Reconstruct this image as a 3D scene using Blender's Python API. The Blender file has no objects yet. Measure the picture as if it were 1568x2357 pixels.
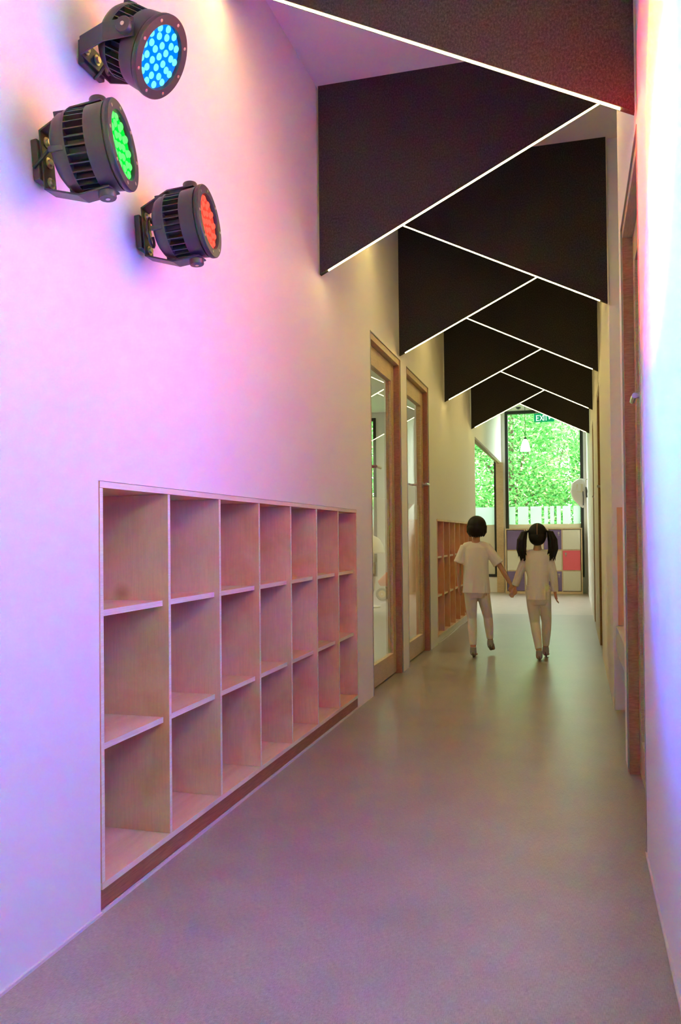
import bpy, bmesh, math, random
import numpy as np
from mathutils import Vector, Matrix
random.seed(7); RNG = np.random.default_rng(11)
scene = bpy.context.scene
COL = scene.collection

# ------------------------------------------------------------------ camera
H = 1.05
F_PX, TH, PI_, RO, CY = 1900.0, 0.27675, 0.012617, 0.009864, 1211.83
fw0 = Vector((-math.sin(TH), math.cos(TH), 0)); r0 = Vector((math.cos(TH), math.sin(TH), 0)); u0 = Vector((0, 0, 1))
fwd = fw0 * math.cos(PI_) + u0 * math.sin(PI_); u1 = u0 * math.cos(PI_) - fw0 * math.sin(PI_)
rt = r0 * math.cos(RO) - u1 * math.sin(RO); up = u1 * math.cos(RO) + r0 * math.sin(RO)
cd = bpy.data.cameras.new('camera'); cam = bpy.data.objects.new('camera', cd); COL.objects.link(cam)
M = Matrix.Identity(4)
for i in range(3):
    M[i][0], M[i][1], M[i][2] = rt[i], up[i], -fwd[i]
M[2][3] = H
cam.matrix_world = M
cd.sensor_fit = 'VERTICAL'; cd.sensor_height = 36.0; cd.sensor_width = 24.0
cd.lens = F_PX / 2357 * 36; cd.shift_y = (CY - 1178.5) / 2357
cd.clip_start = 0.02; cd.clip_end = 200
scene.camera = cam

# ------------------------------------------------------------------ sky, sun, exposure
vs = scene.view_settings
vs.view_transform = 'Standard'; vs.look = 'None'; vs.gamma = 1.0; vs.exposure = 0.86; vs.use_curve_mapping = False
world = bpy.data.worlds.new('overcast_sky'); scene.world = world; world.use_nodes = True
bg = world.node_tree.nodes['Background']; bg.inputs[0].default_value = (0.90, 1.0, 0.95, 1); bg.inputs[1].default_value = 8.0
sd = bpy.data.lights.new('sun', 'SUN'); sd.energy = 4.0; sd.angle = math.radians(4); sd.color = (1, .95, .82)
sun = bpy.data.objects.new('sun', sd); COL.objects.link(sun)
sun.rotation_euler = Vector((0.25, 0.75, -0.8)).to_track_quat('-Z', 'Y').to_euler()

# ------------------------------------------------------------------ dimensions (metres; x right, y down the corridor, z up)
XL, XR, ZC = -1.289, 0.214, 3.434
YEND, YBACK = 15.45, -1.6
YOPEN = 11.23
ZDOOR = 2.414

# ------------------------------------------------------------------ node material helpers
def mat(name, col=(.8, .8, .8), rough=.5, metal=0.0, spec=.5, emit=None, estr=0.0):
    m = bpy.data.materials.new(name); m.use_nodes = True
    b = m.node_tree.nodes['Principled BSDF']
    b.inputs['Base Color'].default_value = (*col, 1); b.inputs['Roughness'].default_value = rough
    b.inputs['Metallic'].default_value = metal; b.inputs['Specular IOR Level'].default_value = spec
    if emit:
        b.inputs['Emission Color'].default_value = (*emit, 1); b.inputs['Emission Strength'].default_value = estr
    return m
def nd(m, t): return m.node_tree.nodes.new(t)
def lk(m, a, b): m.node_tree.links.new(a, b)
def bsdf(m): return m.node_tree.nodes['Principled BSDF']
def coords(m, scale=(1, 1, 1), rot=(0, 0, 0)):
    t = nd(m, 'ShaderNodeTexCoord'); mp = nd(m, 'ShaderNodeMapping')
    mp.inputs['Scale'].default_value = scale; mp.inputs['Rotation'].default_value = rot
    lk(m, t.outputs['Object'], mp.inputs['Vector']); return mp.outputs['Vector']
def noise(m, vec, scale, detail=4, rough=.55, dist=0):
    n = nd(m, 'ShaderNodeTexNoise'); n.inputs['Scale'].default_value = scale; n.inputs['Detail'].default_value = detail
    n.inputs['Roughness'].default_value = rough; n.inputs['Distortion'].default_value = dist
    lk(m, vec, n.inputs['Vector']); return n.outputs['Fac']
def ramp(m, fac, stops):
    r = nd(m, 'ShaderNodeValToRGB'); e = r.color_ramp.elements
    while len(e) < len(stops): e.new(.5)
    for el, (p, c) in zip(e, stops): el.position = p; el.color = (*c, 1)
    lk(m, fac, r.inputs['Fac']); return r.outputs['Color']
def mixc(m, a, b, fac, mode='MIX'):
    n = nd(m, 'ShaderNodeMix'); n.data_type = 'RGBA'; n.blend_type = mode
    for s, v in ((n.inputs[6], a), (n.inputs[7], b), (n.inputs[0], fac)):
        if isinstance(v, (int, float)): s.default_value = v
        elif isinstance(v, tuple): s.default_value = (*v, 1)
        else: lk(m, v, s)
    return n.outputs[2]
def bump(m, h, strength=.2, dist=.002):
    n = nd(m, 'ShaderNodeBump'); n.inputs['Strength'].default_value = strength; n.inputs['Distance'].default_value = dist
    lk(m, h, n.inputs['Height']); lk(m, n.outputs['Normal'], bsdf(m).inputs['Normal'])

def m_wall():
    m = mat('white_wall_paint', (.84, .82, .79), .62, spec=.3)
    n = noise(m, coords(m), 260, 3); bump(m, n, .05, .001); return m
def m_floor():
    m = mat('woven_vinyl', (.3, .27, .25), .40, spec=.5)
    v1 = coords(m, (900, 60, 1)); v2 = coords(m, (70, 800, 1), (0, 0, .06))
    a = noise(m, v1, 1, 2); b = noise(m, v2, 1, 2)
    w = mixc(m, a, b, .5)
    big = noise(m, coords(m), 3.2, 5, .6)
    c = ramp(m, w, [(.36, (.21, .18, .15)), (.64, (.42, .365, .305))])
    g = ramp(m, big, [(.3, (.86, .86, .86)), (.72, (1.08, 1.08, 1.08))])
    lk(m, mixc(m, c, g, 1.0, 'MULTIPLY'), bsdf(m).inputs['Base Color'])
    rr = nd(m, 'ShaderNodeMapRange'); rr.inputs['To Min'].default_value = .285; rr.inputs['To Max'].default_value = .37
    lk(m, big, rr.inputs['Value']); lk(m, rr.outputs[0], bsdf(m).inputs['Roughness'])
    bump(m, w, .12, .001); return m
def m_pale_floor():
    m = mat('pale_floor', (.6, .5, .42), .35)
    c = ramp(m, noise(m, coords(m, (3, 14, 1)), 2, 5), [(.3, (.36, .30, .23)), (.7, (.48, .40, .32))])
    lk(m, c, bsdf(m).inputs['Base Color']); return m
def m_ply(name, dark, mid, light, sc=(1, 1, 1)):
    m = mat(name, mid, .48, spec=.35)
    oi = nd(m, 'ShaderNodeObjectInfo')
    tc = nd(m, 'ShaderNodeTexCoord'); mp = nd(m, 'ShaderNodeMapping'); mp.inputs['Scale'].default_value = sc
    cmb = nd(m, 'ShaderNodeVectorMath'); cmb.operation = 'MULTIPLY_ADD'
    cmb.inputs[1].default_value = (1, 1, 1)
    sca = nd(m, 'ShaderNodeVectorMath'); sca.operation = 'SCALE'; sca.inputs[0].default_value = (7.3, 5.1, 9.7)
    lk(m, oi.outputs['Random'], sca.inputs['Scale'])
    lk(m, tc.outputs['Object'], cmb.inputs[0]); lk(m, sca.outputs[0], cmb.inputs[2]); lk(m, cmb.outputs[0], mp.inputs['Vector'])
    v = mp.outputs['Vector']
    cloud = noise(m, v, 2.6, 4, .55, .6)
    c = ramp(m, cloud, [(.28, dark), (.5, mid), (.75, light)])
    mp2 = nd(m, 'ShaderNodeMapping'); mp2.inputs['Scale'].default_value = tuple(s * k for s, k in zip(sc, (90, 90, 5)))
    lk(m, cmb.outputs[0], mp2.inputs['Vector'])
    gr = noise(m, mp2.outputs['Vector'], 2.0, 3, .6)
    g = ramp(m, gr, [(.3, (.93, .93, .93)), (.7, (1.04, 1.04, 1.04))])
    c = mixc(m, c, g, 1.0, 'MULTIPLY')
    # small knots
    vo = nd(m, 'ShaderNodeTexVoronoi'); vo.inputs['Scale'].default_value = 2.4
    lk(m, v, vo.inputs['Vector'])
    k = ramp(m, vo.outputs['Distance'], [(.02, (.55, .35, .3)), (.10, (1, 1, 1))])
    c = mixc(m, c, k, .75, 'MULTIPLY')
    tint = nd(m, 'ShaderNodeMapRange'); tint.inputs['To Min'].default_value = .88; tint.inputs['To Max'].default_value = 1.1
    lk(m, oi.outputs['Random'], tint.inputs['Value'])
    hs = nd(m, 'ShaderNodeHueSaturation'); lk(m, tint.outputs[0], hs.inputs['Value']); lk(m, c, hs.inputs['Color'])
    lk(m, hs.outputs[0], bsdf(m).inputs['Base Color']); bump(m, gr, .06, .001); return m
def m_oak(name, a, b, sc, axis_scale):
    m = mat(name, a, .5, spec=.35)
    n1 = noise(m, coords(m, axis_scale), sc, 3, .6)
    n2 = noise(m, coords(m), 3, 3)
    c = mixc(m, ramp(m, n1, [(.32, a), (.66, b)]), ramp(m, n2, [(.3, (.85, .85, .85)), (.7, (1.08, 1.08, 1.08))]), 1.0, 'MULTIPLY')
    lk(m, c, bsdf(m).inputs['Base Color']); bump(m, n1, .12, .001); return m
def m_felt():
    m = mat('charcoal_felt', (.03, .027, .026), .95, spec=.15)
    n1 = noise(m, coords(m, (1, 1, .7)), 150, 4, .75); n2 = noise(m, coords(m), 900, 2)
    c = ramp(m, mixc(m, n1, n2, .4), [(.36, (.014, .0125, .012)), (.50, (.034, .030, .028)), (.68, (.085, .075, .068))])
    lk(m, c, bsdf(m).inputs['Base Color']); bump(m, n2, .4, .002); return m
def m_glass(name, tint=(1, 1, 1), refl=.9):
    m = bpy.data.materials.new(name); m.use_nodes = True; nt = m.node_tree; nt.nodes.remove(nt.nodes['Principled BSDF'])
    out = nt.nodes['Material Output']
    t = nd(m, 'ShaderNodeBsdfTransparent'); t.inputs[0].default_value = (*tint, 1)
    g = nd(m, 'ShaderNodeBsdfGlossy'); g.inputs['Roughness'].default_value = 0.0; g.inputs['Color'].default_value = (refl, refl, refl, 1)
    f = nd(m, 'ShaderNodeFresnel'); f.inputs['IOR'].default_value = 1.45
    ge = nd(m, 'ShaderNodeNewGeometry'); mu = nd(m, 'ShaderNodeMath'); mu.operation = 'MULTIPLY_ADD'   # only the front face of the thin pane reflects
    lk(m, ge.outputs['Backfacing'], mu.inputs[0]); mu.inputs[1].default_value = -1; mu.inputs[2].default_value = 1
    fm = nd(m, 'ShaderNodeMath'); fm.operation = 'MULTIPLY'; lk(m, f.outputs[0], fm.inputs[0]); lk(m, mu.outputs[0], fm.inputs[1])
    mx = nd(m, 'ShaderNodeMixShader'); lk(m, fm.outputs[0], mx.inputs[0]); lk(m, t.outputs[0], mx.inputs[1]); lk(m, g.outputs[0], mx.inputs[2])
    lk(m, mx.outputs[0], out.inputs[0]); return m
def m_film(name, col, diffuse, clear):
    m = bpy.data.materials.new(name); m.use_nodes = True; nt = m.node_tree; nt.nodes.remove(nt.nodes['Principled BSDF'])
    out = nt.nodes['Material Output']
    d = nd(m, 'ShaderNodeBsdfDiffuse'); d.inputs[0].default_value = (*col, 1)
    t = nd(m, 'ShaderNodeBsdfTranslucent'); t.inputs[0].default_value = (*col, 1)
    c = nd(m, 'ShaderNodeBsdfTransparent')
    a = nd(m, 'ShaderNodeMixShader'); a.inputs[0].default_value = 1 - diffuse; lk(m, d.outputs[0], a.inputs[1]); lk(m, t.outputs[0], a.inputs[2])
    b = nd(m, 'ShaderNodeMixShader'); b.inputs[0].default_value = clear; lk(m, a.outputs[0], b.inputs[1]); lk(m, c.outputs[0], b.inputs[2])
    lk(m, b.outputs[0], out.inputs[0]); return m
def m_emit(name, col, s):
    m = bpy.data.materials.new(name); m.use_nodes = True; nt = m.node_tree; nt.nodes.remove(nt.nodes['Principled BSDF'])
    e = nd(m, 'ShaderNodeEmission'); e.inputs[0].default_value = (*col, 1); e.inputs[1].default_value = s
    lk(m, e.outputs[0], nt.nodes['Material Output'].inputs[0])
    if s < 5: m.cycles.emission_sampling = 'NONE'
    return m
def m_leaf():
    m = bpy.data.materials.new('leaf_green'); m.use_nodes = True; nt = m.node_tree; nt.nodes.remove(nt.nodes['Principled BSDF'])
    g = nd(m, 'ShaderNodeNewGeometry')
    c = ramp(m, g.outputs['Random Per Island'], [(0, (.05, .22, .05)), (.45, (.115, .38, .10)), (.84, (.24, .52, .17)), (1, (.58, .58, .34))])
    d = nd(m, 'ShaderNodeBsdfDiffuse'); t = nd(m, 'ShaderNodeBsdfTranslucent'); lk(m, c, d.inputs[0]); lk(m, c, t.inputs[0])
    mx = nd(m, 'ShaderNodeMixShader'); mx.inputs[0].default_value = .45; lk(m, d.outputs[0], mx.inputs[1]); lk(m, t.outputs[0], mx.inputs[2])
    lk(m, mx.outputs[0], nt.nodes['Material Output'].inputs[0]); return m

MT = dict(
    wall=m_wall(), floor=m_floor(), pale_floor=m_pale_floor(),
    ply=m_ply('birch_plywood', (.72, .29, .15), (.82, .42, .25), (.87, .53, .34)),
    ply_shelf=m_ply('pale_plywood', (.70, .38, .22), (.78, .48, .30), (.82, .57, .38), (5, .6, 1)),
    edge=m_oak('plywood_edge', (.76, .62, .45), (.90, .79, .60), 3.0, (160, 2, 160)),
    plinth=m_oak('redwood_plinth', (.24, .085, .04), (.36, .14, .07), 3.0, (30, 4, 60)),
    oak=m_oak('pale_oak', (.42, .27, .13), (.60, .43, .24), 3.0, (12, 12, 90)),
    oak_v=m_oak('pale_oak_rail', (.50, .36, .21), (.62, .47, .29), 3.0, (90, 6, 90)),
    oak_red=m_oak('reddish_oak', (.27, .10, .055), (.43, .19, .11), 3.0, (12, 12, 110)),
    oak_brown=m_oak('brown_oak', (.22, .12, .05), (.33, .19, .08), 3.0, (12, 12, 90)),
    felt=m_felt(), glass=m_glass('clear_glass'), led=m_emit('warm_led', (1, .76, .25), 36.0),
    black=mat('black_frame', (.008, .010, .008), .4), steel=mat('brushed_steel', (.55, .52, .48), .28, 1.0),
    edge_metal=mat('door_edge_trim', (.40, .38, .33), .45, .4),
    film=m_film('white_privacy_film', (.55, .62, .58), .3, .05), tint_film=m_film('door_privacy_film', (.86, .86, .70), .6, .80),
    cream=mat('cream_panel', (.80, .76, .58), .5), white=mat('white_plastic', (.85, .85, .83), .4),
    lamp=mat('lamp_black_paint', (.032, .030, .033), .42, .2, .5), lamp_core=mat('lamp_core_black', (.01, .01, .011), .6),
    zinc=mat('zinc_plated', (.55, .48, .30), .35, .9), rubber=mat('black_rubber', (.012, .013, .016), .5),
    skin=mat('skin', (.50, .27, .16), .55), hair=mat('black_hair', (.005, .004, .004), .5, spec=.25),
    cloth=mat('white_cotton', (.74, .70, .62), .9, spec=.1), cloth2=mat('white_leggings', (.72, .67, .60), .9, spec=.1),
    sock=mat('grey_sock', (.33, .31, .27), .9, spec=.1), sole=mat('dark_sole', (.06, .06, .055), .8),
    purple=mat('purple_laminate', (.19, .13, .30), .4), pink=mat('pink_laminate', (.85, .13, .17), .4),
    birch=m_oak('birch_carcass', (.62, .44, .25), (.74, .56, .35), 3.0, (6, 6, 50)),
    locker_white=mat('cream_laminate', (.74, .70, .56), .45),
    exit_green=mat('exit_green', (.0, .14, .045), .5, emit=(0.0, .40, .14), estr=.5), exit_white=mat('exit_white', (.9, .95, .9), .4, emit=(.9, 1, .92), estr=.9),
    shade=mat('white_lamp_shade', (.95, .95, .93), .35, emit=(1, 1, .97), estr=.5), leaf=m_leaf(), bark=mat('bark', (.12, .08, .05), .9),
    grass=mat('grass', (.12, .25, .05), .9), orange=mat('orange_plastic', (.85, .22, .08), .4), yellow=mat('yellow_plastic', (.75, .55, .12), .4),
    grey=mat('grey_bench', (.50, .50, .46), .5), caulk=mat('sealant', (.62, .58, .6), .5), strap=mat('dark_strap', (.08, .1, .12), .6))

# ------------------------------------------------------------------ mesh helpers
def box(bm, a, b):
    x0, y0, z0 = a; x1, y1, z1 = b
    v = [bm.verts.new(p) for p in ((x0, y0, z0), (x1, y0, z0), (x1, y1, z0), (x0, y1, z0), (x0, y0, z1), (x1, y0, z1), (x1, y1, z1), (x0, y1, z1))]
    for f in ((0, 3, 2, 1), (4, 5, 6, 7), (0, 1, 5, 4), (1, 2, 6, 5), (2, 3, 7, 6), (3, 0, 4, 7)): bm.faces.new([v[i] for i in f])
def prism(bm, poly, d):               # poly: list of 3D points, extruded by vector d
    a = [bm.verts.new(p) for p in poly]; b = [bm.verts.new(Vector(p) + Vector(d)) for p in poly]; n = len(poly)
    bm.faces.new(a); bm.faces.new(b[::-1])
    for i in range(n): bm.faces.new((a[i], b[i], b[(i + 1) % n], a[(i + 1) % n]))
def lathe(bm, prof, seg=32, axis='z', caps=True):   # prof: list of (r, t)
    rings = []
    for r, t in prof:
        ring = []
        for k in range(seg):
            a = 2 * math.pi * k / seg; c, s = r * math.cos(a), r * math.sin(a)
            ring.append(bm.verts.new({'z': (c, s, t), 'x': (t, c, s), 'y': (s, t, c)}[axis]))
        rings.append(ring)
    for A, B in zip(rings, rings[1:]):
        for k in range(seg): bm.faces.new((A[k], A[(k + 1) % seg], B[(k + 1) % seg], B[k]))
    if caps: bm.faces.new(rings[0][::-1]); bm.faces.new(rings[-1])
def tube(bm, pts, rad, seg=10, ref=(0, 1, 0)):  # closed tapered tube; rad entries r or (ra, rb)
    pts = [Vector(p) for p in pts]; rings = []; n = len(pts)
    for i, p in enumerate(pts):
        t = (pts[min(i + 1, n - 1)] - pts[max(i - 1, 0)]).normalized()
        rf = Vector(ref); rf = rf if abs(t.dot(rf)) < .95 else Vector((1, 0, 0))
        a = rf.cross(t).normalized(); b = t.cross(a).normalized()
        r = rad[i] if isinstance(rad, (list, tuple)) else rad
        ra, rb = r if isinstance(r, tuple) else (r, r)
        rings.append([bm.verts.new(p + a * ra * math.cos(2 * math.pi * k / seg) + b * rb * math.sin(2 * math.pi * k / seg)) for k in range(seg)])
    for A, B in zip(rings, rings[1:]):
        for k in range(seg): bm.faces.new((A[k], A[(k + 1) % seg], B[(k + 1) % seg], B[k]))
    bm.faces.new(rings[0][::-1]); bm.faces.new(rings[-1])
def ball(bm, c, r, u=16, v=10):
    r = r if isinstance(r, tuple) else (r, r, r)
    bmesh.ops.create_uvsphere(bm, u_segments=u, v_segments=v, radius=1, matrix=Matrix.Translation(c) @ Matrix.Diagonal((*r, 1)))
def BM(): return bmesh.new()
def obj(name, bm, m, parent=None, smooth=False, kind=None, label=None, bevel=0):
    bmesh.ops.recalc_face_normals(bm, faces=bm.faces)
    me = bpy.data.meshes.new(name); bm.to_mesh(me); bm.free()
    me.materials.append(MT[m] if isinstance(m, str) else m)
    if smooth:
        for p in me.polygons: p.use_smooth = True
        try: me.set_sharp_from_angle(angle=math.radians(40))
        except Exception: pass
    o = bpy.data.objects.new(name, me); COL.objects.link(o); o.parent = parent
    if kind: o['kind'] = kind
    if label: o['label'] = label
    if bevel:
        b = o.modifiers.new('bevel', 'BEVEL'); b.width = bevel; b.segments = 2; b.limit_method = 'ANGLE'
    return o
def bobj(name, a, b, m, parent=None, **k):
    bm = BM(); box(bm, a, b); return obj(name, bm, m, parent, **k)
def inst(o, parent=None, mw=None, name=None):
    c = o.copy(); COL.objects.link(c); c.parent = parent if parent else o.parent
    if mw is not None: c.matrix_basis = mw
    if name: c.name = name
    return c
def empty(name, loc=(0, 0, 0), rot=None, label=None, cat=None, group=None, kind=None):
    o = bpy.data.objects.new(name, None); o.empty_display_size = .1; COL.objects.link(o); o.location = loc
    if rot is not None: o.rotation_euler = rot
    tag(o, label, cat, group, kind); return o
def tag(o, label=None, cat=None, group=None, kind=None):
    if label: o['label'] = label
    if cat: o['category'] = cat
    if group: o['group'] = group
    if kind: o['kind'] = kind
    return o
def holed(bm, plane, t0, t1, u0, u1, v0, v1, holes):   # wall with rectangular holes; plane 'x' (u=y) or 'y' (u=x)
    us = sorted({u0, u1, *[min(max(h[i], u0), u1) for h in holes for i in (0, 1)]}); vs_ = sorted({v0, v1, *[min(max(h[i], v0), v1) for h in holes for i in (2, 3)]})
    for a, b in zip(us, us[1:]):
        for c, d in zip(vs_, vs_[1:]):
            mu, mv = (a + b) / 2, (c + d) / 2
            if any(h[0] < mu < h[1] and h[2] < mv < h[3] for h in holes): continue
            if plane == 'x': box(bm, (t0, a, c), (t1, b, d))
            else: box(bm, (a, t0, c), (b, t1, d))
    bmesh.ops.remove_doubles(bm, verts=bm.verts, dist=1e-5)
    seen = {}
    for f in bm.faces: seen.setdefault(tuple(sorted(v.index for v in f.verts)), []).append(f)
    bm.verts.index_update(); seen = {}
    for f in bm.faces: seen.setdefault(tuple(sorted(v.index for v in f.verts)), []).append(f)
    bmesh.ops.delete(bm, geom=[f for fs in seen.values() if len(fs) > 1 for f in fs], context='FACES_ONLY')

# ================================================================== the setting
XRM = -5.2           # far side of the room on the left
CUB_Y = (2.047, 7.955); CUB_L = 2.848; CUB_Z = 1.216
D1, D2 = (5.30, 6.275), (6.52, 7.535)
bobj('floor', (XRM, YBACK, -.1), (2.6, YOPEN, 0), 'floor', kind='structure')
bobj('floor_end', (XRM, YOPEN, -.1), (2.6, YEND + .1, 0), 'pale_floor', kind='structure')
bobj('ceiling', (XRM - .1, YBACK - .1, ZC), (2.7, YEND + .12, ZC + .12), 'wall', kind='structure')
bm = BM()
holed(bm, 'x', XL - .10, XL, YBACK, YEND, 0, ZC, [(CUB_Y[0], CUB_Y[0] + CUB_L, 0, CUB_Z), (CUB_Y[1], CUB_Y[1] + CUB_L, 0, CUB_Z),
      (*D1, 0, ZDOOR), (*D2, 0, ZDOOR), (YOPEN, YEND, 0, 2.39)])
obj('wall_left', bm, 'wall', kind='structure')
YD = (2.882, 3.862); N0, N1 = 4.06, 5.203; D5, D6 = (7.40, 8.22), (9.83, 10.42)
bm = BM()
holed(bm, 'x', XR, XR + .11, YBACK, YEND, 0, ZC, [(*YD, 0, 2.40), (N0, N1, 0, ZC), (*D5, 0, 2.36), (*D6, 0, 2.36)])
obj('wall_right', bm, 'wall', kind='structure')
bm = BM(); box(bm, (XR + .11, N0 - .08, 0), (.80, N0, ZC)); box(bm, (XR + .11, N1, 0), (.80, N1 + .08, ZC)); box(bm, (.80, N0 - .08, 0), (.88, N1 + .08, ZC))
obj('wall_niche', bm, 'wall', kind='structure')
bm = BM()
W1 = (-1.222, .158, .285, 3.33); W2 = (-2.35, -1.372, .285, 3.33); W3 = (-4.7, -3.66, .285, 3.33)
holed(bm, 'y', YEND, YEND + .12, XRM - .1, 2.7, 0, ZC, [W1, W2, W3]); obj('wall_end', bm, 'wall', kind='structure')
bobj('wall_back', (XRM - .1, YBACK - .1, 0), (2.7, YBACK, ZC), 'wall', kind='structure')
bobj('wall_outer_left', (XRM - .1, YBACK, 0), (XRM, YEND, ZC), 'wall', kind='structure')
bobj('wall_outer_right', (2.6, YBACK, 0), (2.7, YEND, ZC), 'wall', kind='structure')
bobj('wall_room_partition', (XRM, 5.0, 0), (XL - .45, 5.08, ZC), 'wall', kind='structure')
bobj('trim_1', (XL - .10, YEND - .045, 0), (XL + .03, YEND - .002, 2.39), 'birch', kind='structure')
bobj('trim_2', (XL - .102, YOPEN - .0, 0), (XL - .05, YOPEN + .03, 2.39), 'oak_brown', kind='structure')
bobj('trim_3', (XL - .075, YOPEN + .03, 2.372), (XL - .03, YEND - .045, 2.39), 'oak_brown', kind='structure')
# thin bead of sealant where the walls meet the floor
bobj('baseboard_left', (XL, YBACK, 0), (XL + .006, CUB_Y[0], .008), 'caulk', kind='structure')
bobj('baseboard_right', (XR - .006, YBACK, 0), (XR, YD[0], .010), 'caulk', kind='structure')

# ------------------------------------------------------------------ windows in the end wall
def window(name, W, stripes):
    x0, x1, z0, z1 = W; e = empty(name, ((x0 + x1) / 2, YEND, 0), kind='structure'); ox = (x0 + x1) / 2
    def b(n, a, c, m): return bobj(n, (a[0] - ox, a[1], a[2]), (c[0] - ox, c[1], c[2]), m, e)
    b('jamb', (x0, -.02, z0), (x0 + .055, .09, z1), 'black'); b('jamb', (x1 - .055, -.02, z0), (x1, .09, z1), 'black')
    b('head', (x0 + .055, -.02, z1 - .055), (x1 - .055, .09, z1), 'black'); b('sill', (x0 + .055, -.02, z0), (x1 - .055, .09, z0 + .05), 'black')
    b('glass_pane', (x0 + .055, .045, z0 + .05), (x1 - .055, .051, z1 - .055), 'glass')
    b('lower_panel', (x0 + .055, .030, z0 + .05), (x1 - .055, .040, 1.245), 'cream')
    for s0, s1 in stripes: b('film_stripe', (s0, .0415, 1.247), (s1, .0435, 1.572), 'film')
    return e
PX = lambda c: (1060 + c / 4.532 - 1162) / 186.0 * 1.38 - 1.222     # stripe edges along the window
st1 = [(PX(a), PX(b)) for a, b in ((490, 567), (594, 711), (733, 853), (880, 923), (945, 988), (1016, 1061), (1081, 1166), (1194, 1270))]
st1[0] = (-1.165, st1[0][1]); st1[-1] = (st1[-1][0], .10)
window('window_1', W1, st1)
st2 = []; x = -1.44
for w, g in zip([.58, .19, .42, .16, .30, .2, .5, .24, .3], [.16, .13, .1, .17, .12, .14, .1, .15, .1]):
    if x - w < -4.53: break
    st2.append((x - w, x)); x -= w + g
st2[0] = (-1.85, -1.43)
window('window_2', W2, [st2[0], (-2.07, -1.90), (-2.29, -2.13)]); window('window_3', W3, [(-4.6, -4.3), (-4.2, -3.9), (-3.84, -3.72)])

# ------------------------------------------------------------------ doors
def lever(parent, loc, side, along):       # lever handle on a leaf facing side*x
    bm = BM(); x, y, z = loc
    e = BM(); lathe(e, [(.026, 0), (.026, side * .008), (.012, side * .010), (.010, side * .062)], 16, 'x')
    bmesh.ops.translate(e, verts=e.verts, vec=loc); h = obj('handle', e, 'steel', parent, smooth=True)
    g = BM(); tube(g, [(x + side * .058, y - along * .01, z), (x + side * .060, y + along * .05, z), (x + side * .058, y + along * .125, z)], [.010, .0095, .009], 12); obj('lever', g, 'steel', h, smooth=True)
    return h
def glazed_door(name, side, y0, y1, zt, x, jamb_m, mirror_handle, latch):
    # side: +1 room lies at +x (right wall), -1 at -x (left wall); x = wall face
    e = empty(name, (x, (y0 + y1) / 2, 0), kind='structure'); oy = (y0 + y1) / 2
    def b(n, xa, xb, ya, yb, za, zb, m, par=e):
        return bobj(n, (min(side * xa, side * xb), ya - oy, za), (max(side * xa, side * xb), yb - oy, zb), m, par)
    b('jamb', .004, .10, y0, y0 + .035, 0, zt, jamb_m); b('jamb', .004, .10, y1 - .035, y1, 0, zt, jamb_m); b('head', .004, .10, y0 + .035, y1 - .035, zt - .045, zt, 'oak_v')
    b('edge_trim', -.003, .006, y0 - .004, y0 + .002, 0, zt + .004, 'edge_metal'); b('edge_trim', -.003, .006, y1 - .002, y1 + .004, 0, zt + .004, 'edge_metal'); b('edge_trim', -.003, .006, y0, y1, zt - .002, zt + .004, 'edge_metal')
    a, c = y0 + .038, y1 - .038; lx0, lx1 = .046, .088; st, rl, bt = .095, .13, .165
    b('stile', lx0, lx1, a, a + st, .012, zt - .049, 'oak'); b('stile', lx0, lx1, c - st, c, .012, zt - .049, 'oak')
    b('top_rail', lx0, lx1, a + st, c - st, zt - .049 - rl, zt - .049, 'oak_v'); b('bottom_rail', lx0, lx1, a + st, c - st, .012, bt, 'oak_v')
    g = b('glass_pane', .064, .070, a + st, c - st, bt, zt - .049 - rl, 'glass')
    b('privacy_film', .0705, .0715, a + st, c - st, bt, 1.33, 'tint_film', g)
    for s in (-1, 1):
        ly = (a + .05 if latch == 'near' else c - .05) - oy
        lever(e, (side * (lx0 if s < 0 else lx1), ly, 1.52), side * s, 1 if latch == 'near' else -1)
    return e
glazed_door('door_1', -1, *D1, ZDOOR, XL, 'oak_red', 0, 'near')
glazed_door('door_2', -1, *D2, ZDOOR, XL, 'oak_red', 0, 'far')
glazed_door('door_3', 1, *YD, 2.40, XR, 'oak_red', 0, 'near')
def flush_door(name, y0, y1, zt, latch):
    e = empty(name, (XR, (y0 + y1) / 2, 0), kind='structure'); oy = (y0 + y1) / 2
    for n, a, b, c, d, z0, z1, m in (('jamb', .004, .1, y0, y0 + .03, 0, zt, 'oak_brown'), ('jamb', .004, .1, y1 - .03, y1, 0, zt, 'oak_brown'), ('head', .004, .1, y0 + .03, y1 - .03, zt - .04, zt, 'oak_brown'),
                                     ('leaf', .055, .095, y0 + .033, y1 - .033, .01, zt - .044, 'oak_brown')):
        bobj(n, (a, c - oy, z0), (b, d - oy, z1), m, e)
    lever(e, (.055, (y1 - .09 if latch == 'far' else y0 + .09) - oy, 1.50), -1, -1 if latch == 'far' else 1)
flush_door('door_4', *D5, 2.36, 'far'); flush_door('door_5', *D6, 2.36, 'far')

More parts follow.
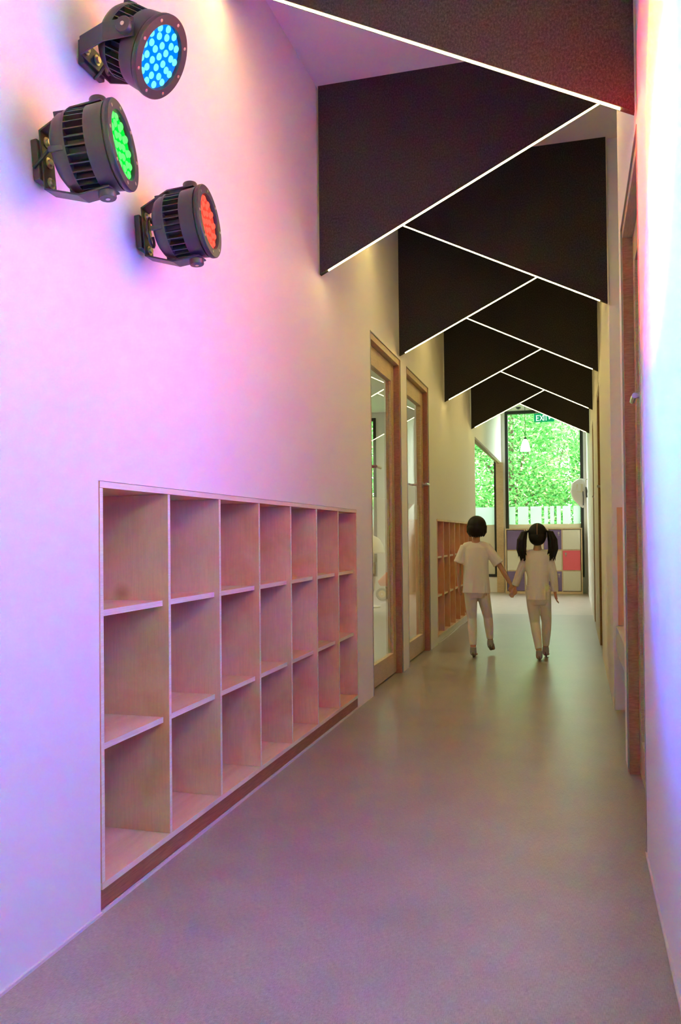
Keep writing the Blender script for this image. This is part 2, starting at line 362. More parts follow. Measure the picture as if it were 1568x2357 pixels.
# ================================================================== ceiling baffles with light lines
SL = .492; XA, XB = XL + .012, .206; ZLOW = 2.434; TK = .030
def baffle(y, low, nth, lab):
    e = empty('ceiling_baffle', (0, y, 0), label=lab, cat='ceiling baffle', group='charcoal felt ceiling baffles')
    zl, zr = (ZLOW, ZLOW + SL * (XB - XA)) if low == 'L' else (ZLOW + SL * (XB - XA), ZLOW)
    bm = BM(); prism(bm, [(XA, 0, zl), (XB, 0, zr), (XB, 0, ZC), (XA, 0, ZC)], (0, TK, 0)); obj('felt_panel', bm, 'felt', e)
    zz = lambda x: zl + (zr - zl) * (x - XA) / (XB - XA)
    a, b = XA + .045, XB - .045
    bm = BM(); prism(bm, [(a, .005, zz(a) - .004), (b, .005, zz(b) - .004), (b, .005, zz(b) + .002), (a, .005, zz(a) + .002)], (0, .012, 0)); obj('led_strip', bm, 'led', e, label='glowing warm white light line')
for k, (y, low, pos) in enumerate([(2.85, 'R', 'nearest the camera, cut off by the top of the frame'), (4.143, 'L', 'second from the camera, dropping lowest against the left wall'),
        (5.175, 'R', 'third from the camera, ending beside the wall niche on the right'), (6.19, 'L', 'fourth from the camera, low end above the first glazed door'),
        (7.31, 'R', 'fifth from the camera, sloping down to the right wall'), (8.47, 'L', 'sixth from the camera, low end above the far cubby shelf'),
        (9.56, 'R', 'seventh from the camera, sloping down to the right wall'), (10.756, 'L', 'eighth from the camera, sloping down to the left wall'),
        (11.78, 'R', 'farthest from the camera, covering part of the exit sign')]):
    baffle(y, low, k, 'dark felt ceiling baffle ' + pos)

# ================================================================== cubby shelves
T = .018; DEP = .42
def cubby(y0, lab, plinth_m, edge_first):
    e = empty('cubby_shelf', (XL, y0, 0), label=lab, cat='shelf', group='plywood cubby shelves built into the left wall')
    x1, x0 = .004, -DEP; g = .0012
    def board(n, a, b, m='ply'):
        o = bobj(n, a, b, m, e)
        me = o.data; me.materials.append(MT['edge'])
        for p in me.polygons:
            if p.normal.x > .9: p.material_index = 1
        return o
    zb, zt = .068, CUB_Z - .002
    L_ = CUB_L - .004
    board('top_board', (x0, .002, zt - T), (x1, L_, zt), 'ply'); board('bottom_board', (x0, .002, zb), (x1, L_, zb + T), 'ply_shelf')
    pitch = (L_ - T) / 7
    for k in range(8):
        board('side_panel' if k in (0, 7) else 'divider', (x0, .002 + k * pitch, zb + T + g), (x1 - .001, .002 + k * pitch + T - .002, zt - T - g))
    bobj('back_panel', (x0 - .012, .002, zb), (x0 - .001, L_, zt), 'ply', e)
    for k in range(7):
        for z in (.447, .829):
            board('shelf_board', (x0 + .002, .002 + k * pitch + T - .001, z), (x1 - .022, .002 + (k + 1) * pitch - .001, z + T), 'ply_shelf')
    bobj('plinth', (-.03, .002, .012), (-.002, L_, zb - .001), plinth_m, e)
    bobj('sealant', (-.002, .002, 0), (.004, L_, .010), 'caulk', e)
    return e
cubby(CUB_Y[0], 'large plywood cubby shelf near the camera with seven columns and a red-brown plinth', 'plinth', 0)
cubby(CUB_Y[1], 'far plywood cubby shelf with a white plinth beyond the glazed doors', 'wall', 0)
bobj('x', (0, 0, 0), (0.001, .001, .001), 'ply') and bpy.data.objects.remove(bpy.data.objects['x'])
tag(bobj('offcut', (XL - .16, CUB_Y[0] + 4 * .4052 + .10, .087), (XL - .04, CUB_Y[0] + 4 * .4052 + .13, .099), 'ply_shelf'), 'small plywood offcut lying in the bottom row of the near cubby shelf', 'offcut')

# ================================================================== stage lamps on the left wall
def m_lens(name, base, s): return m_emit(name, base, s)
LENS = {'blue': (m_emit('blue_lens', (.0, .16, 1.0), .95), m_emit('blue_led', (.12, .75, 1.0), 1.25), (.012, .07, 1.0)),
        'green': (m_emit('green_lens', (.0, .80, .04), .95), m_emit('green_led', (.12, .92, .16), 1.1), (.012, 1.0, .012)),
        'red': (m_emit('red_lens', (1.0, .06, .035), .95), m_emit('red_led', (1.0, .115, .07), 1.0), (1.0, .012, .010))}
PIV = .190; S_P = .112      # pivot distance from wall, pivot position along the head
def stage_lamp(colour, y, z, roll, head_rot, pitch, power, lab, cable, size):
    e = empty('stage_lamp', (XL + .004, y, z), (roll, pitch, 0), lab, 'spotlight', 'round stage lamps on the left wall'); e.scale = (.95,) * 3
    # local frame: +x out of the wall, pivot axis = local z
    bm = BM(); w = .026
    path = [(PIV, .128), (.105, .128), (.022, .088), (.018, -.088), (.105, -.128), (PIV, -.128)]
    path = [(PIV + .022, .116), (.120, .118), (.022, .080), (.022, -.080), (.120, -.118), (PIV + .022, -.116)]
    t = .005
    for i, ((xa, za), (xb, zb)) in enumerate(zip(path, path[1:])):
        d = Vector((xb - xa, 0, zb - za)).normalized(); n = Vector((-d.z, 0, d.x)) * t
        prism(bm, [(xa, -w, za), (xb, -w, zb), (xb, w, zb), (xa, w, za)], n)
    obj('yoke', bm, 'lamp', e, bevel=.001)
    bm = BM(); box(bm, (0, -.035, -.055), (.020, .035, .055)); obj('mount_block', bm, 'lamp', e, bevel=.003)
    b = None
    for zz in (-.055, .0, .055):
        if b is None:
            bm = BM(); lathe(bm, [(.015, .0275), (.015, .030), (.009, .0305), (.009, .037)], 12, 'x'); b = obj('bolt', bm, 'zinc', e, smooth=True); b.location = (0, 0, zz)
        else: inst(b, e).location = (0, 0, zz)
    for s in (1, -1):
        bm = BM(); lathe(bm, [(.016, s * .095), (.016, s * .114), (.023, s * .1155), (.023, s * .130), (.021, s * .133)], 20, 'z')
        bmesh.ops.translate(bm, verts=bm.verts, vec=(PIV, 0, 0)); k = obj('knob', bm, 'lamp', e, smooth=True)
        bm = BM(); lathe(bm, [(.006, s * .1332), (.006, s * .135)], 12, 'z'); bmesh.ops.translate(bm, verts=bm.verts, vec=(PIV, 0, 0)); obj('knob_screw', bm, 'steel', k)
    # head: axis +x, s measured from the rear, pivot at S_P
    HM = Matrix.Translation((PIV, 0, 0)) @ Matrix.Rotation(head_rot, 4, 'Z') @ Matrix.Translation((-S_P, 0, 0))
    def part(n, bm, m, smooth=True, parent=e, **k):
        o = obj(n, bm, m, parent, smooth, **k)
        if parent is e: o.matrix_basis = HM
        return o
    bm = BM(); lathe(bm, [(.045, -.006), (.072, .000), (.088, .010), (.096, .024), (.097, .040), (.101, .041), (.101, .048), (.094, .049)], 48, 'x'); hs = part('rear_housing', bm, 'lamp')
    for a in (0.35, 1.9, 3.5, 5.1):
        bm = BM(); box(bm, (.004, -.007, .070), (.042, .007, .102)); bmesh.ops.rotate(bm, verts=bm.verts, cent=(0, 0, 0), matrix=Matrix.Rotation(a, 3, 'X')); obj('rib', bm, 'lamp', hs, bevel=.002)
    bm = BM(); lathe(bm, [(.078, .042), (.078, .108)], 40, 'x'); core = part('fin_core', bm, 'lamp_core')
    NF = 30; bm = BM(); box(bm, (.046, -.0016, .070), (.106, .0016, .1005)); f0 = obj('fin', bm, 'lamp', core)
    for k in range(1, NF): inst(f0, core, Matrix.Rotation(2 * math.pi * k / NF, 4, 'X'))
    bm = BM(); lathe(bm, [(.090, .098), (.1035, .100), (.1045, .112), (.1075, .144), (.1075, .148), (.104, .149), (.104, .153), (.110, .154)], 64, 'x'); part('barrel', bm, 'lamp')
    bm = BM(); lathe(bm, [(.104, .1525), (.1115, .154), (.1125, .158), (.1125, .166), (.1105, .1685), (.086, .1685), (.084, .162), (.084, .1535)], 64, 'x', caps=False); ring = part('front_ring', bm, 'lamp')
    bm = BM(); lathe(bm, [(.0045, .1682), (.0045, .1698), (.0025, .1702)], 10, 'x'); bmesh.ops.translate(bm, verts=bm.verts, vec=(0, 0, .0985)); s0 = obj('screw', bm, 'steel', ring)
    for k in range(1, 8): inst(s0, ring, Matrix.Rotation(2 * math.pi * k / 8, 4, 'X'))
    s0.matrix_basis = Matrix.Identity(4)
    bm = BM(); lathe(bm, [(.0845, .1535), (.0845, .1565)], 48, 'x'); ln = part('lens', bm, LENS[colour][0], False, label='glowing ' + colour + ' lens')
    led = None
    for r, n, ph in ((0, 1, 0), (.029, 6, .3), (.054, 10, .1), (.0745, 13, .2)):
        for k in range(n):
            a = ph + 2 * math.pi * k / n; mt = Matrix.Translation((.1565, r * math.cos(a), r * math.sin(a)))
            if led is None:
                bm = BM(); bmesh.ops.create_uvsphere(bm, u_segments=12, v_segments=6, radius=1, matrix=Matrix.Diagonal((.006, .0100, .0100, 1)))
                led = obj('led', bm, LENS[colour][1], ln, True); led.matrix_basis = mt
            else: inst(led, ln, mt)
    bm = BM(); lathe(bm, [(.0838, .1625), (.0838, .1650)], 48, 'x'); part('lens_cover', bm, 'glass', False)
    bm = BM(); tube(bm, cable, .0045, 10); obj('cable', bm, 'rubber', e, True)
    ld = bpy.data.lights.new(colour + '_beam', 'SPOT'); ld.energy = power; ld.color = LENS[colour][2]; ld.spot_size = math.radians(size); ld.spot_blend = 1.0; ld.shadow_soft_size = .06
    lo = bpy.data.objects.new(colour + '_beam', ld); COL.objects.link(lo); lo.parent = e
    lo.matrix_basis = HM @ Matrix.Translation((.187, 0, 0)) @ Vector((1, 0, 0)).to_track_quat('-Z', 'Y').to_matrix().to_4x4()
    return e
def loop(n=14, r=.045, c=(.05, -.048, -.02)):
    return [(c[0] + .02 * math.sin(a * .5), c[1] + r * math.cos(a) * .8, c[2] + r * math.sin(a)) for a in [math.radians(60 + 300 * i / n) for i in range(n + 1)]]
short = [(.078, -.02, .02), (.055, -.036, .014), (.034, -.038, -.004), (.006, -.038, -.022)]
R = math.radians
stage_lamp('green', 1.785, 1.992, 0, R(11), R(-6), 560, 'black stage lamp with green lens, lowest-left of three on the wall', short, 41)
stage_lamp('red', 2.285, 1.990, 0, R(6), R(-5), 940, 'black stage lamp with red lens and looped cable, farthest of three', loop(), 53)
stage_lamp('blue', 2.005, 2.378, R(90), R(-31), 0, 1120, 'black stage lamp with blue lens tilted down, topmost of three', short, 57)
# unseen lamps added behind the camera to give the near end pinkish fill
stage_lamp('red', .45, 2.05, 0, R(-20), 0, 980, 'added fill lamp with red lens, unseen behind the camera on the left wall', short, 70)
stage_lamp('green', -.15, 1.95, 0, R(-10), 0, 860, 'added fill lamp with green lens, unseen behind the camera on the left wall', short, 70)
stage_lamp('blue', .15, 2.40, R(90), R(-34), 0, 500, 'added fill lamp with blue lens, unseen behind the camera on the left wall', short, 64)

# ================================================================== right-hand niche
e = empty('bench', (.5, (N0 + N1) / 2, 0), label='pale grey box bench fixed in the right wall niche above the floor', cat='bench')
hy = (N1 - N0) / 2 - .003
bobj('seat_top', (-.272, -hy, .485), (.295, hy, .503), 'grey', e); bobj('front_panel', (-.272, -hy, .36), (-.254, hy, .484), 'grey', e); bobj('bottom_panel', (-.253, -hy, .36), (.295, hy, .376), 'grey', e)
tag(bobj('plywood_board', (.242, N1 - .013, .506), (.78, N1 - .001, 1.21), 'ply'), 'brown plywood board standing upright in the right wall niche', 'board')

# ================================================================== far end: lockers, pendant, camera, sign, bag
LX0, LX1, LY0, LY1, LZ = -1.212, .122, 15.12, 15.425, 1.168
e = empty('locker_unit', ((LX0 + LX1) / 2, LY0, 0), label='low birch locker unit with purple, pink and cream doors under the end window', cat='lockers')
ox = (LX0 + LX1) / 2; w = LX1 - LX0; t = .022; h0 = .018
bm = BM(); box(bm, (-w / 2, 0, 0), (-w / 2 + t, LY1 - LY0, LZ)); box(bm, (w / 2 - t, 0, 0), (w / 2, LY1 - LY0, LZ)); box(bm, (-w / 2 + t, 0, LZ - t), (w / 2 - t, LY1 - LY0, LZ)); box(bm, (-w / 2 + t, 0, .0), (w / 2 - t, LY1 - LY0, .045))
box(bm, (-w / 2 + t, LY1 - LY0 - .012, .045), (w / 2 - t, LY1 - LY0, LZ - t)); obj('carcass', bm, 'birch', e)
cw = (w - 2 * t) / 4; ch = (LZ - t - .045) / 3
for k in range(1, 4): bobj('divider', (-w / 2 + t + k * cw - .008, 0, .045), (-w / 2 + t + k * cw + .008, .28, LZ - t), 'birch', e)
for r in (1, 2):
    for k in range(4): bobj('shelf_board', (-w / 2 + t + k * cw + .0085, 0, .045 + r * ch - .008), (-w / 2 + t + (k + 1) * cw - .0085, .28, .045 + r * ch + .008), 'birch', e)
for r, row in enumerate((('purple', 'locker_white', 'purple', 'locker_white'), ('locker_white', 'pink', 'locker_white', 'pink'), ('purple', 'locker_white', 'purple', 'locker_white'))):
    for k, c in enumerate(row):
        x0 = -w / 2 + t + k * cw + .011; x1 = -w / 2 + t + (k + 1) * cw - .011; z1 = LZ - t - r * ch - .011; z0 = z1 - ch + .022
        d = bobj('door', (x0, .004, z0), (x1, .02, z1), c, e)
        if c != 'locker_white':
            lx = x1 - .045 if c == 'purple' else x0 + .05
            bm = BM(); lathe(bm, [(.017, .004), (.017, -.004), (.009, -.006)], 16, 'y'); box(bm, (-.006, -.022, -.022), (.006, -.004, .022)); tube(bm, [(.0, -.012, -.022), (.012, -.014, -.04), (.0, -.014, -.052), (-.012, -.014, -.04), (0, -.012, -.022)], .003, 6)
            bmesh.ops.translate(bm, verts=bm.verts, vec=(lx, 0, z1 - .055)); obj('twist_lock', bm, 'steel', d, True)

e = empty('pendant_lamp', (-.775, 14.0, 2.44), label='white bell-shaped pendant lamp hanging before the end window', cat='lamp')
bm = BM(); lathe(bm, [(.020, .205), (.030, .195), (.052, .155), (.072, .09), (.083, .02), (.085, 0), (.081, 0), (.070, .085), (.048, .15), (.02, .19)], 28); obj('lamp_shade', bm, 'shade', e, True)
bm = BM(); lathe(bm, [(.022, .2), (.022, .225), (.008, .235)], 16); obj('cap', bm, 'black', e, True)
bm = BM(); tube(bm, [(0, 0, .23), (0, 0, ZC - 2.44)], .004, 6); obj('cord', bm, 'rubber', e)

e = empty('security_camera', (-.955, 15.2, ZC), label='white dome security camera on the ceiling above the end window', cat='camera')
bm = BM(); lathe(bm, [(.06, 0), (.06, -.055), (.053, -.06)], 24); obj('base', bm, 'white', e, True)
bm = BM(); lathe(bm, [(.05, -.060), (.047, -.085), (.034, -.104), (.012, -.113), (.001, -.114)], 24); obj('dome', bm, mat('camera_dome', (.02, .02, .02), .1), e, True)
bm = BM(); lathe(bm, [(.053, -.058), (.056, -.072), (.051, -.072)], 24, caps=False); obj('rim', bm, 'white', e, True)

e = empty('exit_sign', (-.433, 13.0, 2.782), label='green hanging exit sign with white lettering partly behind the farthest baffle', cat='sign')
bobj('sign_panel', (-.15, 0, 0), (.15, .025, .130), 'exit_green', e)
bm = BM()
def stroke(p, q, wd):
    d = (Vector((q[0], 0, q[1])) - Vector((p[0], 0, p[1]))).normalized(); n = Vector((-d.z, 0, d.x)) * wd / 2
    P, Q = Vector((p[0], -.003, p[1])), Vector((q[0], -.003, q[1])); prism(bm, [P - n, Q - n, Q + n, P + n], (0, .0025, 0))
W_ = .009; zl, zh = .020, .103
def letter(segs, x):
    for a, b in segs: stroke((x + a[0], a[1]), (x + b[0], b[1]), W_)
letter([((.0045, zl), (.0045, zh)), ((.0, zl + .0045), (.042, zl + .0045)), ((.0, (zl + zh) / 2), (.036, (zl + zh) / 2)), ((.0, zh - .0045), (.042, zh - .0045))], -.117)
letter([((.0, zl), (.050, zh)), ((.050, zl), (.0, zh))], -.062)
letter([((.0045, zl), (.0045, zh))], -.006)
letter([((.020, zl), (.020, zh)), ((.0, zh - .0045), (.040, zh - .0045))], .010)
prism(bm, [(.062, -.003, .095), (.125, -.003, .095), (.075, -.003, .030)], (0, .0025, 0))
obj('lettering', bm, 'exit_white', e, label='white word EXIT with an arrow')
for x in (-.12, .12):
    bm = BM(); tube(bm, [(x, .012, .130), (x, .012, ZC - 2.782)], .005, 8); obj('hanger', bm, 'steel', e)

e = empty('hanging_bag', (.10, 14.2, 1.50), label='rounded white hanging bag with dark strap on the right wall by the window', cat='bag')
bm = BM(); tube(bm, [(.05, .02, .0), (.03, .01, .06), (-.01, 0, .16), (-.03, 0, .27), (-.02, .0, .37), (.02, .01, .43), (.05, .02, .445)], [(.030, .03), (.07, .05), (.115, .08), (.14, .09), (.125, .085), (.07, .06), (.03, .03)], 18); obj('bag_body', bm, 'white', e, True)
bm = BM(); prism(bm, [(-.06, -.088, .25), (.035, -.088, .24), (.035, -.083, .38), (-.065, -.083, .38)], (0, .012, 0)); obj('flap', bm, 'cream', e, bevel=.003)
bm = BM(); tube(bm, [(.035, -.085, .26), (.04, -.08, .15), (.038, -.06, .03)], (.008), 8); tube(bm, [(.085, -.05, .33), (.09, -.06, .24), (.095, -.05, .16)], .011, 8); obj('strap', bm, 'strap', e, True)
bm = BM(); tube(bm, [(.05, .02, .43), (.08, .02, .46), (.112, .02, .46)], .006, 8); obj('hook', bm, 'steel', e, True)

# ================================================================== playroom things seen through the glazed doors
e = empty('toy_tricycle', (-3.06, 13.25, 0), label='orange and yellow wheeled toy seen through the first glazed door', cat='toy')
def wheel(x, y, r):
    bm = BM(); lathe(bm, [(r * .62, -.022), (r * .9, -.03), (r, -.018), (r, .018), (r * .9, .03), (r * .62, .022)], 28, 'y'); bmesh.ops.translate(bm, verts=bm.verts, vec=(x, y, r)); o = obj('wheel', bm, mat('toy_tyre', (.28, .24, .10), .6) if 'toy_tyre' not in bpy.data.materials else bpy.data.materials['toy_tyre'], e, True)
    bm = BM(); lathe(bm, [(r * .6, -.028), (r * .3, -.035), (r * .3, .035), (r * .6, .028)], 24, 'y'); bmesh.ops.translate(bm, verts=bm.verts, vec=(x, y, r)); obj('hub', bm, 'yellow', o, True)
wheel(0, 0, .105); wheel(0, .30, .105); wheel(.42, .15, .09)
bm = BM(); tube(bm, [(-.08, .15, .27), (.06, .15, .34), (.22, .15, .33), (.40, .15, .24)], [(.05, .06), (.12, .08), (.11, .07), (.05, .04)], 16); obj('seat_shell', bm, 'orange', e, True)
bm = BM(); tube(bm, [(0, -.03, .105), (0, .33, .105)], .012, 8); tube(bm, [(0, .15, .105), (0, .15, .26)], .015, 8); tube(bm, [(.42, .15, .09), (.38, .15, .5)], .014, 8); tube(bm, [(.38, .02, .5), (.38, .28, .5)], .012, 8); obj('frame', bm, 'white', e, True)
e = empty('play_stand', (-2.95, 11.9, 0), label='cream dome-topped play stand behind the first glazed door', cat='play stand')
bm = BM(); lathe(bm, [(.22, .80), (.235, .82), (.22, .92), (.16, 1.02), (.07, 1.07), (.005, 1.08)], 28); obj('dome_top', bm, 'cream', e, True)
bm = BM(); lathe(bm, [(.17, 0), (.17, .02), (.04, .04), (.03, .80)], 20); obj('stem', bm, 'cream', e, True)
def room_fill_light(x, y):  # unseen fixture added to brighten and warm the playroom behind the glass
    e = empty('room_fill_light', (x, y, ZC), label='square ceiling light added to brighten the playroom, nearest the %s' % ('glazed doors' if y < 9 else 'playroom window'), cat='lamp')
    bm = BM(); box(bm, (-.3, -.3, -.05), (.3, .3, -.001)); obj('frame', bm, 'white', e); bobj('diffuser', (-.27, -.27, -.058), (.27, .27, -.0505), MT['room_fill_led'], e)
MT['room_fill_led'] = m_emit('room_fill_led', (1, .84, .42), 22.0)
room_fill_light(-3.2, 7.2); room_fill_light(-3.2, 10.6)

# ================================================================== children
def bake(o):
    dg = bpy.context.evaluated_depsgraph_get(); me = bpy.data.meshes.new_from_object(o.evaluated_get(dg)); o.modifiers.clear(); o.data = me
    for p in me.polygons: p.use_smooth = True
def blob(name, bm, m, parent, vox, smooth=4, fac=.5):
    o = obj(name, bm, m, parent); r = o.modifiers.new('r', 'REMESH'); r.mode = 'VOXEL'; r.voxel_size = vox
    if smooth: s = o.modifiers.new('s', 'SMOOTH'); s.iterations = smooth; s.factor = fac
    bake(o); return o
def hand(bm, wrist, d, side, curl=.35):
    # palm, four fingers and a thumb; d = pointing direction, side = palm's thumb side vector
    wrist = Vector(wrist); d = Vector(d).normalized(); sd_ = Vector(side); sd_ = (sd_ - d * sd_.dot(d)).normalized(); n = d.cross(sd_).normalized()
    pc = wrist + d * .030
    tube(bm, [wrist - d * .015, wrist + d * .005, pc, wrist + d * .052], [(.015, .013), (.017, .012), (.024, .012), (.023, .010)], 10, ref=tuple(n))
    for i, (off, ln) in enumerate(((.018, .046), (.006, .051), (-.006, .047), (-.018, .038))):
        b0 = wrist + d * .048 + sd_ * off; b1 = b0 + d * ln * .5 + n * curl * .012; b2 = b0 + d * ln * .9 + n * curl * .045
        tube(bm, [b0 - d * .01, b0, b1, b2], [.0062, .0062, .0058, .0045], 8)
    t0 = wrist + d * .015 + sd_ * .018; tube(bm, [t0 - sd_ * .008, t0 + sd_ * .010 + d * .012, t0 + sd_ * .014 + d * .032 + n * .006, t0 + sd_ * .010 + d * .046 + n * .012], [.008, .0075, .007, .005], 8)
def child(name, lab, org, head, hgt_neck, sh, hip, arms, legs, hem, hem_w, sleeve, hands):
    e = empty(name, org, label=lab, cat='person')
    hx, hy_, hz = head
    bm = BM()
    # head with jaw, nose and ears (faces down the corridor, +y)
    ball(bm, (hx, hy_, hz), (.066, .080, .088), 20, 14); ball(bm, (hx, hy_ + .022, hz - .045), (.050, .055, .048)); ball(bm, (hx, hy_ + .078, hz - .012), (.010, .014, .016), 10, 8)
    for s in (-1, 1): ball(bm, (hx + s * .067, hy_ + .005, hz - .012), (.010, .018, .024), 10, 8)
    nk = (hx * .6, -.005, hgt_neck)
    tube(bm, [(hx, hy_ - .01, hz - .04), nk, (0, 0, hgt_neck - .06)], [.034, .031, .045], 14)
    # trunk
    tube(bm, [(0, 0, hip - .04), (0, 0, hip + .02), (0, 0, (hip + sh) / 2), (0, 0, sh - .06), (0, 0, sh), (0, 0, sh + .03)], [(.065, .05), (.082, .060), (.078, .058), (.092, .062), (.090, .052), (.04, .035)], 18)
    for a in arms:
        tube(bm, [a[0], (Vector(a[0]) + Vector(a[1])) / 2, a[1], (Vector(a[1]) + Vector(a[2])) / 2, a[2]], [.032, .028, .023, .022, .016], 12)
    for (w, d, s) in hands: hand(bm, w, d, s)
    for l in legs:
        tube(bm, [l[0], (Vector(l[0]) * .6 + Vector(l[1]) * .4), l[1], (Vector(l[1]) * .65 + Vector(l[2]) * .35), l[2]], [.056, .050, .036, .036, .023], 14)
        tube(bm, [Vector(l[2]) + Vector((0, -.018, -.030)), Vector(l[2]) + Vector((0, .012, -.032)), l[3]], [(.022, .022), (.027, .024), (.026, .012)], 12)
    blob('body', bm, 'skin', e, .0042, 3)
    for s in (-1, 1):
        bm = BM(); ball(bm, (hx + s * .027, hy_ + .070, hz + .002), (.011, .006, .006), 10, 8); obj('eye', bm, 'hair', e, True)
    bm = BM(); tube(bm, [(hx - .018, hy_ + .072, hz - .045), (hx, hy_ + .078, hz - .047), (hx + .018, hy_ + .072, hz - .045)], [.002, .004, .002], 8); obj('mouth', bm, mat('lips', (.45, .16, .13), .5), e, True)
    # shirt
    bm = BM()
    tube(bm, [(0, 0, hem), (0, 0, hem + .03), (0, 0, (hem + sh) / 2), (0, 0, sh - .08), (0, 0, sh - .01), (0, 0, sh + .022), (0, 0, sh + .038)], [(hem_w, .080), (hem_w * .98, .080), (hem_w * .92, .076), (.108, .074), (.104, .064), (.066, .050), (.040, .036)], 24)
    for k in range(7):
        a = k * .9; tube(bm, [(hem_w * .93 * math.cos(a), .072 * math.sin(a), hem), (hem_w * .86 * math.cos(a + .1), .068 * math.sin(a + .1), hem + .12), (.06 * math.cos(a), .05 * math.sin(a), hem + .25)], [.014, .012, .006], 8)
    A, B = Vector(arms[0][0]), Vector(arms[1][0]); tube(bm, [A, A * .75 + B * .25 + Vector((0, 0, .012)), A * .25 + B * .75 + Vector((0, 0, .012)), B], [.042, .044, .044, .042], 14)
    for a in arms:
        A, B, C = map(Vector, a[:3])
        if sleeve == 'short':
            tube(bm, [A + (A - B) * .10, A * .55 + B * .45, A * .12 + B * .88], [.040, .044, .050], 14)
        else:
            tube(bm, [A + (A - B) * .10, A * .5 + B * .5, B, B * .5 + C * .5, C + (B - C) * .02], [.040, .038, .034, .032, .031], 14)
    blob('shirt', bm, 'cloth', e, .006, 3)
    bm = BM()
    for l in legs:
        K = Vector(l[1])
        tube(bm, [Vector(l[0]) + Vector((0, 0, .04)), Vector(l[0]) * .6 + K * .4, K, K * .65 + Vector(l[2]) * .35, K * .1 + Vector(l[2]) * .9], [.062, .055, .041, .040, .029], 16)
    tube(bm, [(0, 0, hip - .105), (0, 0, hip - .06), (0, 0, hip + .06)], [(.070, .058), (.094, .078), (.096, .076)], 18)
    blob('leggings', bm, 'cloth2', e, .005, 3)
    for l in legs:
        bm = BM(); A = Vector(l[2]); tube(bm, [A + Vector((0, -.028, -.028)), A + Vector((0, -.010, -.034)), A + Vector((0, .03, -.034)), Vector(l[3]) + Vector((0, .004, 0))], [(.024, .022), (.031, .028), (.032, .026), (.027, .014)], 14)
        tube(bm, [A + Vector((0, -.004, .012)), A + Vector((0, -.006, -.03))], [.027, .029], 14); so = blob('sock', bm, 'sock', e, .004, 3)
        bm = BM(); d = (Vector(l[3]) - A); A2 = A + Vector((0, -.034, -.050)); tube(bm, [A2, A2 + Vector((d.x * .5, d.y * .6, -.004)), Vector(l[3]) + Vector((0, .015, -.008))], [(.024, .004), (.030, .004), (.022, .004)], 12); obj('sole', bm, 'sole', so, True)
    return e
g = child('person', 'child with pigtails in white long-sleeved top and leggings walking away, holding hands', (-.305, 7.12, 0), (.002, .01, 1.053), .955, .885, .57,
    [((-.088, 0, .875), (-.148, .01, .735), (-.190, .02, .620)), ((.088, 0, .875), (.128, -.01, .715), (.138, .01, .575))],
    [((-.044, 0, .55), (-.030, .03, .315), (.006, -.045, .075), (.004, .055, .016)), ((.044, 0, .55), (.064, .09, .315), (.052, .14, .085), (.056, .245, .018))], .505, .094, 'long',
    [((-.193, .02, .610), (-.35, .0, -1), (1, -.2, -.3)), ((.139, .012, .565), (.15, .1, -1), (-.1, 1, 0))])
b = child('person', 'child with short black hair in white short-sleeved shirt walking away, holding hands', (-.825, 7.16, 0), (.012, .01, 1.122), 1.025, .955, .62,
    [((-.096, 0, .945), (-.150, -.01, .795), (-.146, .01, .635)), ((.098, 0, .945), (.208, -.005, .785), (.290, -.015, .640))],
    [((-.048, 0, .60), (-.044, .04, .335), (-.028, -.02, .082), (-.026, .085, .018)), ((.048, 0, .60), (.084, .13, .345), (.100, .16, .125), (.106, .255, .045))], .556, .118, 'short',
    [((-.146, .011, .625), (.02, .1, -1), (.3, 1, 0)), ((.295, -.016, .632), (.45, .0, -1), (-1, -.2, -.3))])
# hair
bm = BM(); ball(bm, (.012, .0, 1.136), (.082, .090, .086), 24, 16); ball(bm, (.010, -.026, 1.104), (.078, .070, .072), 24, 16); tube(bm, [(.012, -.05, 1.10), (.008, -.055, 1.05)], [(.070, .035), (.060, .020)], 18)
for s in (-1, 1): tube(bm, [(.012 + s * .066, .0, 1.13), (.012 + s * .070, -.01, 1.08), (.012 + s * .062, -.02, 1.055)], [(.022, .04), (.016, .04), (.006, .015)], 12)
for k in range(26):
    a = math.pi * (1.05 + .9 * k / 25); c = (math.cos(a), math.sin(a)); tube(bm, [(.012 + .07 * c[0], .02 + .075 * c[1], 1.10), (.012 + .074 * c[0], .012 + .092 * c[1], 1.07), (.012 + .062 * c[0], .012 + .082 * c[1], 1.046 - .005 * (k % 3))], [.008, .007, .003], 6)
blob('hair', bm, 'hair', b, .004, 1)
bm = BM(); ball(bm, (.002, .0, 1.066), (.076, .086, .085), 24, 16); ball(bm, (.002, -.024, 1.03), (.070, .066, .070), 24, 16); tube(bm, [(.002, -.055, 1.03), (.002, -.05, .985)], [(.05, .03), (.02, .012)], 14)
gh = blob('hair', bm, 'hair', g, .004, 1)
for s in (-1, 1):
    bm = BM(); x0 = .002 + s * .070
    for k in range(22):
        ph = 2 * math.pi * k / 22; q = .014 * (1 + .25 * (k % 3)); ox, oy = q * math.cos(ph), q * math.sin(ph); ex = .004 * (k % 5 - 2); ez = .012 * (k % 4)
        tube(bm, [(x0 + ox * .4, -.01 + oy * .4, 1.085), (x0 + s * .035 + ox, -.02 + oy, 1.075), (x0 + s * .055 + ox * 1.6, -.03 + oy * 1.5, 1.01), (x0 + s * .060 + ox * 1.7, -.035 + oy * 1.5, .93), (x0 + s * .045 + ox * 1.5 + ex * 2, -.04 + oy, .815 + ez * 1.6)], [.007, .0085, .010, .009, .002], 6)
    blob('pigtail', bm, 'hair', g, .0042, 1)
    bm = BM(); bmesh.ops.create_uvsphere(bm, u_segments=14, v_segments=8, radius=1, matrix=Matrix.Translation((x0 + s * .014, -.012, 1.084)) @ Matrix.Diagonal((.008, .018, .018, 1))); obj('hair_tie', bm, 'white', g, True)
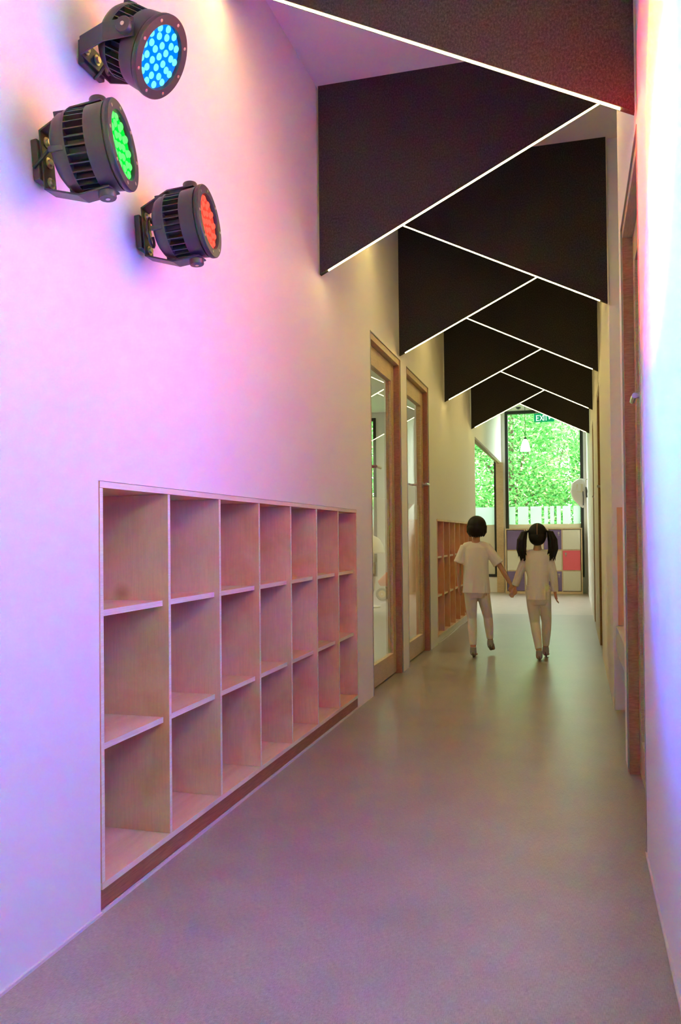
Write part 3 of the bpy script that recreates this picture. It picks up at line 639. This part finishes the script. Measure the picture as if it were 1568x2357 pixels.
bm = BM(); pts = [(.002, -.086 * math.cos(a) + .0, 1.066 + .0865 * math.sin(a)) for a in [R(v) for v in range(-8, 92, 10)]]; tube(bm, pts, .0014, 6); obj('parting', bm, 'skin', gh)

# ================================================================== outside: lawn and trees
bobj('ground', (-16, YEND + .12, -.25), (14, 46, -.15), 'grass', kind='structure')
def tree(x, y, h, rad, n, lab, seed, leaf=.11):
    rg = np.random.default_rng(seed)
    e = empty('tree', (x, y, -.15), label=lab, cat='tree', group='trees outside the end windows')
    bm = BM(); tube(bm, [(0, 0, 0), (.05, .02, h * .3), (-.05, 0, h * .6), (.0, 0, h * .9)], [.17, .13, .09, .03], 10)
    cl = []
    for k in range(60):
        zc = rg.uniform(.02, 1.0) * h; rr = rad * (0.55 + .6 * math.sin(math.pi * min(max(zc / h, .12), .95))) ; a = rg.uniform(0, 2 * math.pi); q = rr * math.sqrt(rg.uniform(.1, 1)); c = (min(max(q * math.cos(a), -rad), rad), min(max(q * math.sin(a), -rad), rad), max(zc, .3)); cl.append(c)
        if k % 3 == 0: tube(bm, [(0, 0, max(.3, c[2] * .55)), (c[0] * .5, c[1] * .5, c[2] * .8), c], [.04, .025, .01], 6)
    obj('trunk', bm, 'bark', e, True)
    cl = np.array(cl); idx = rg.integers(0, len(cl), n); P = cl[idx] + rg.normal(0, .42, (n, 3)) * (rad / 1.8)
    P[:, 2] = np.abs(P[:, 2]); B = np.array([rad, rad]); k_ = np.abs(P[:, :2]) > B; P[:, :2] = np.where(k_, rg.uniform(-1, 1, (n, 2)) * B, P[:, :2])
    U = rg.normal(size=(n, 3)); U[:, 2] *= .6; U /= np.linalg.norm(U, axis=1)[:, None]; V = np.cross(U, rg.normal(size=(n, 3))); V /= np.linalg.norm(V, axis=1)[:, None]
    L = (leaf * rg.uniform(.6, 1.25, n))[:, None]; Wd = L * .42
    vv = np.stack([P - U * L / 2, P + V * Wd / 2, P + U * L / 2, P - V * Wd / 2], 1).reshape(-1, 3)
    me = bpy.data.meshes.new('foliage'); vv[:, :2] = np.clip(vv[:, :2], -rad - .02, rad + .02); me.vertices.add(4 * n); me.vertices.foreach_set('co', vv.ravel().astype(np.float32)); me.loops.add(4 * n); me.loops.foreach_set('vertex_index', np.arange(4 * n, dtype=np.int32))
    me.polygons.add(n); me.polygons.foreach_set('loop_start', np.arange(0, 4 * n, 4, dtype=np.int32)); me.update(calc_edges=True); me.materials.append(MT['leaf'])
    o = bpy.data.objects.new('foliage', me); COL.objects.link(o); o.parent = e; o['kind'] = 'stuff'
for i, (x, y, h, rad, n, lab, lf) in enumerate([
        (-1.45, 20.3, 4.6, 1.3, 34000, 'leafy green tree filling the middle of the end window', .11), (1.2, 20.6, 4.3, 1.3, 26000, 'leafy green tree at the right side of the end window', .11),
        (-4.1, 20.5, 4.7, 1.3, 30000, 'leafy green tree showing through the left opening', .11), (-6.75, 20.9, 4.5, 1.3, 14000, 'leafy green tree farthest left beyond the playroom window', .11),
        (-.6, 24.6, 5.3, 2.2, 20000, 'leafy green tree behind the gap between the two middle trees', .15), (-5.1, 25.0, 5.3, 2.2, 16000, 'leafy green tree behind the trees at the left opening', .15)]):
    tree(x, y, h, rad, n, lab, i + 1, lf)
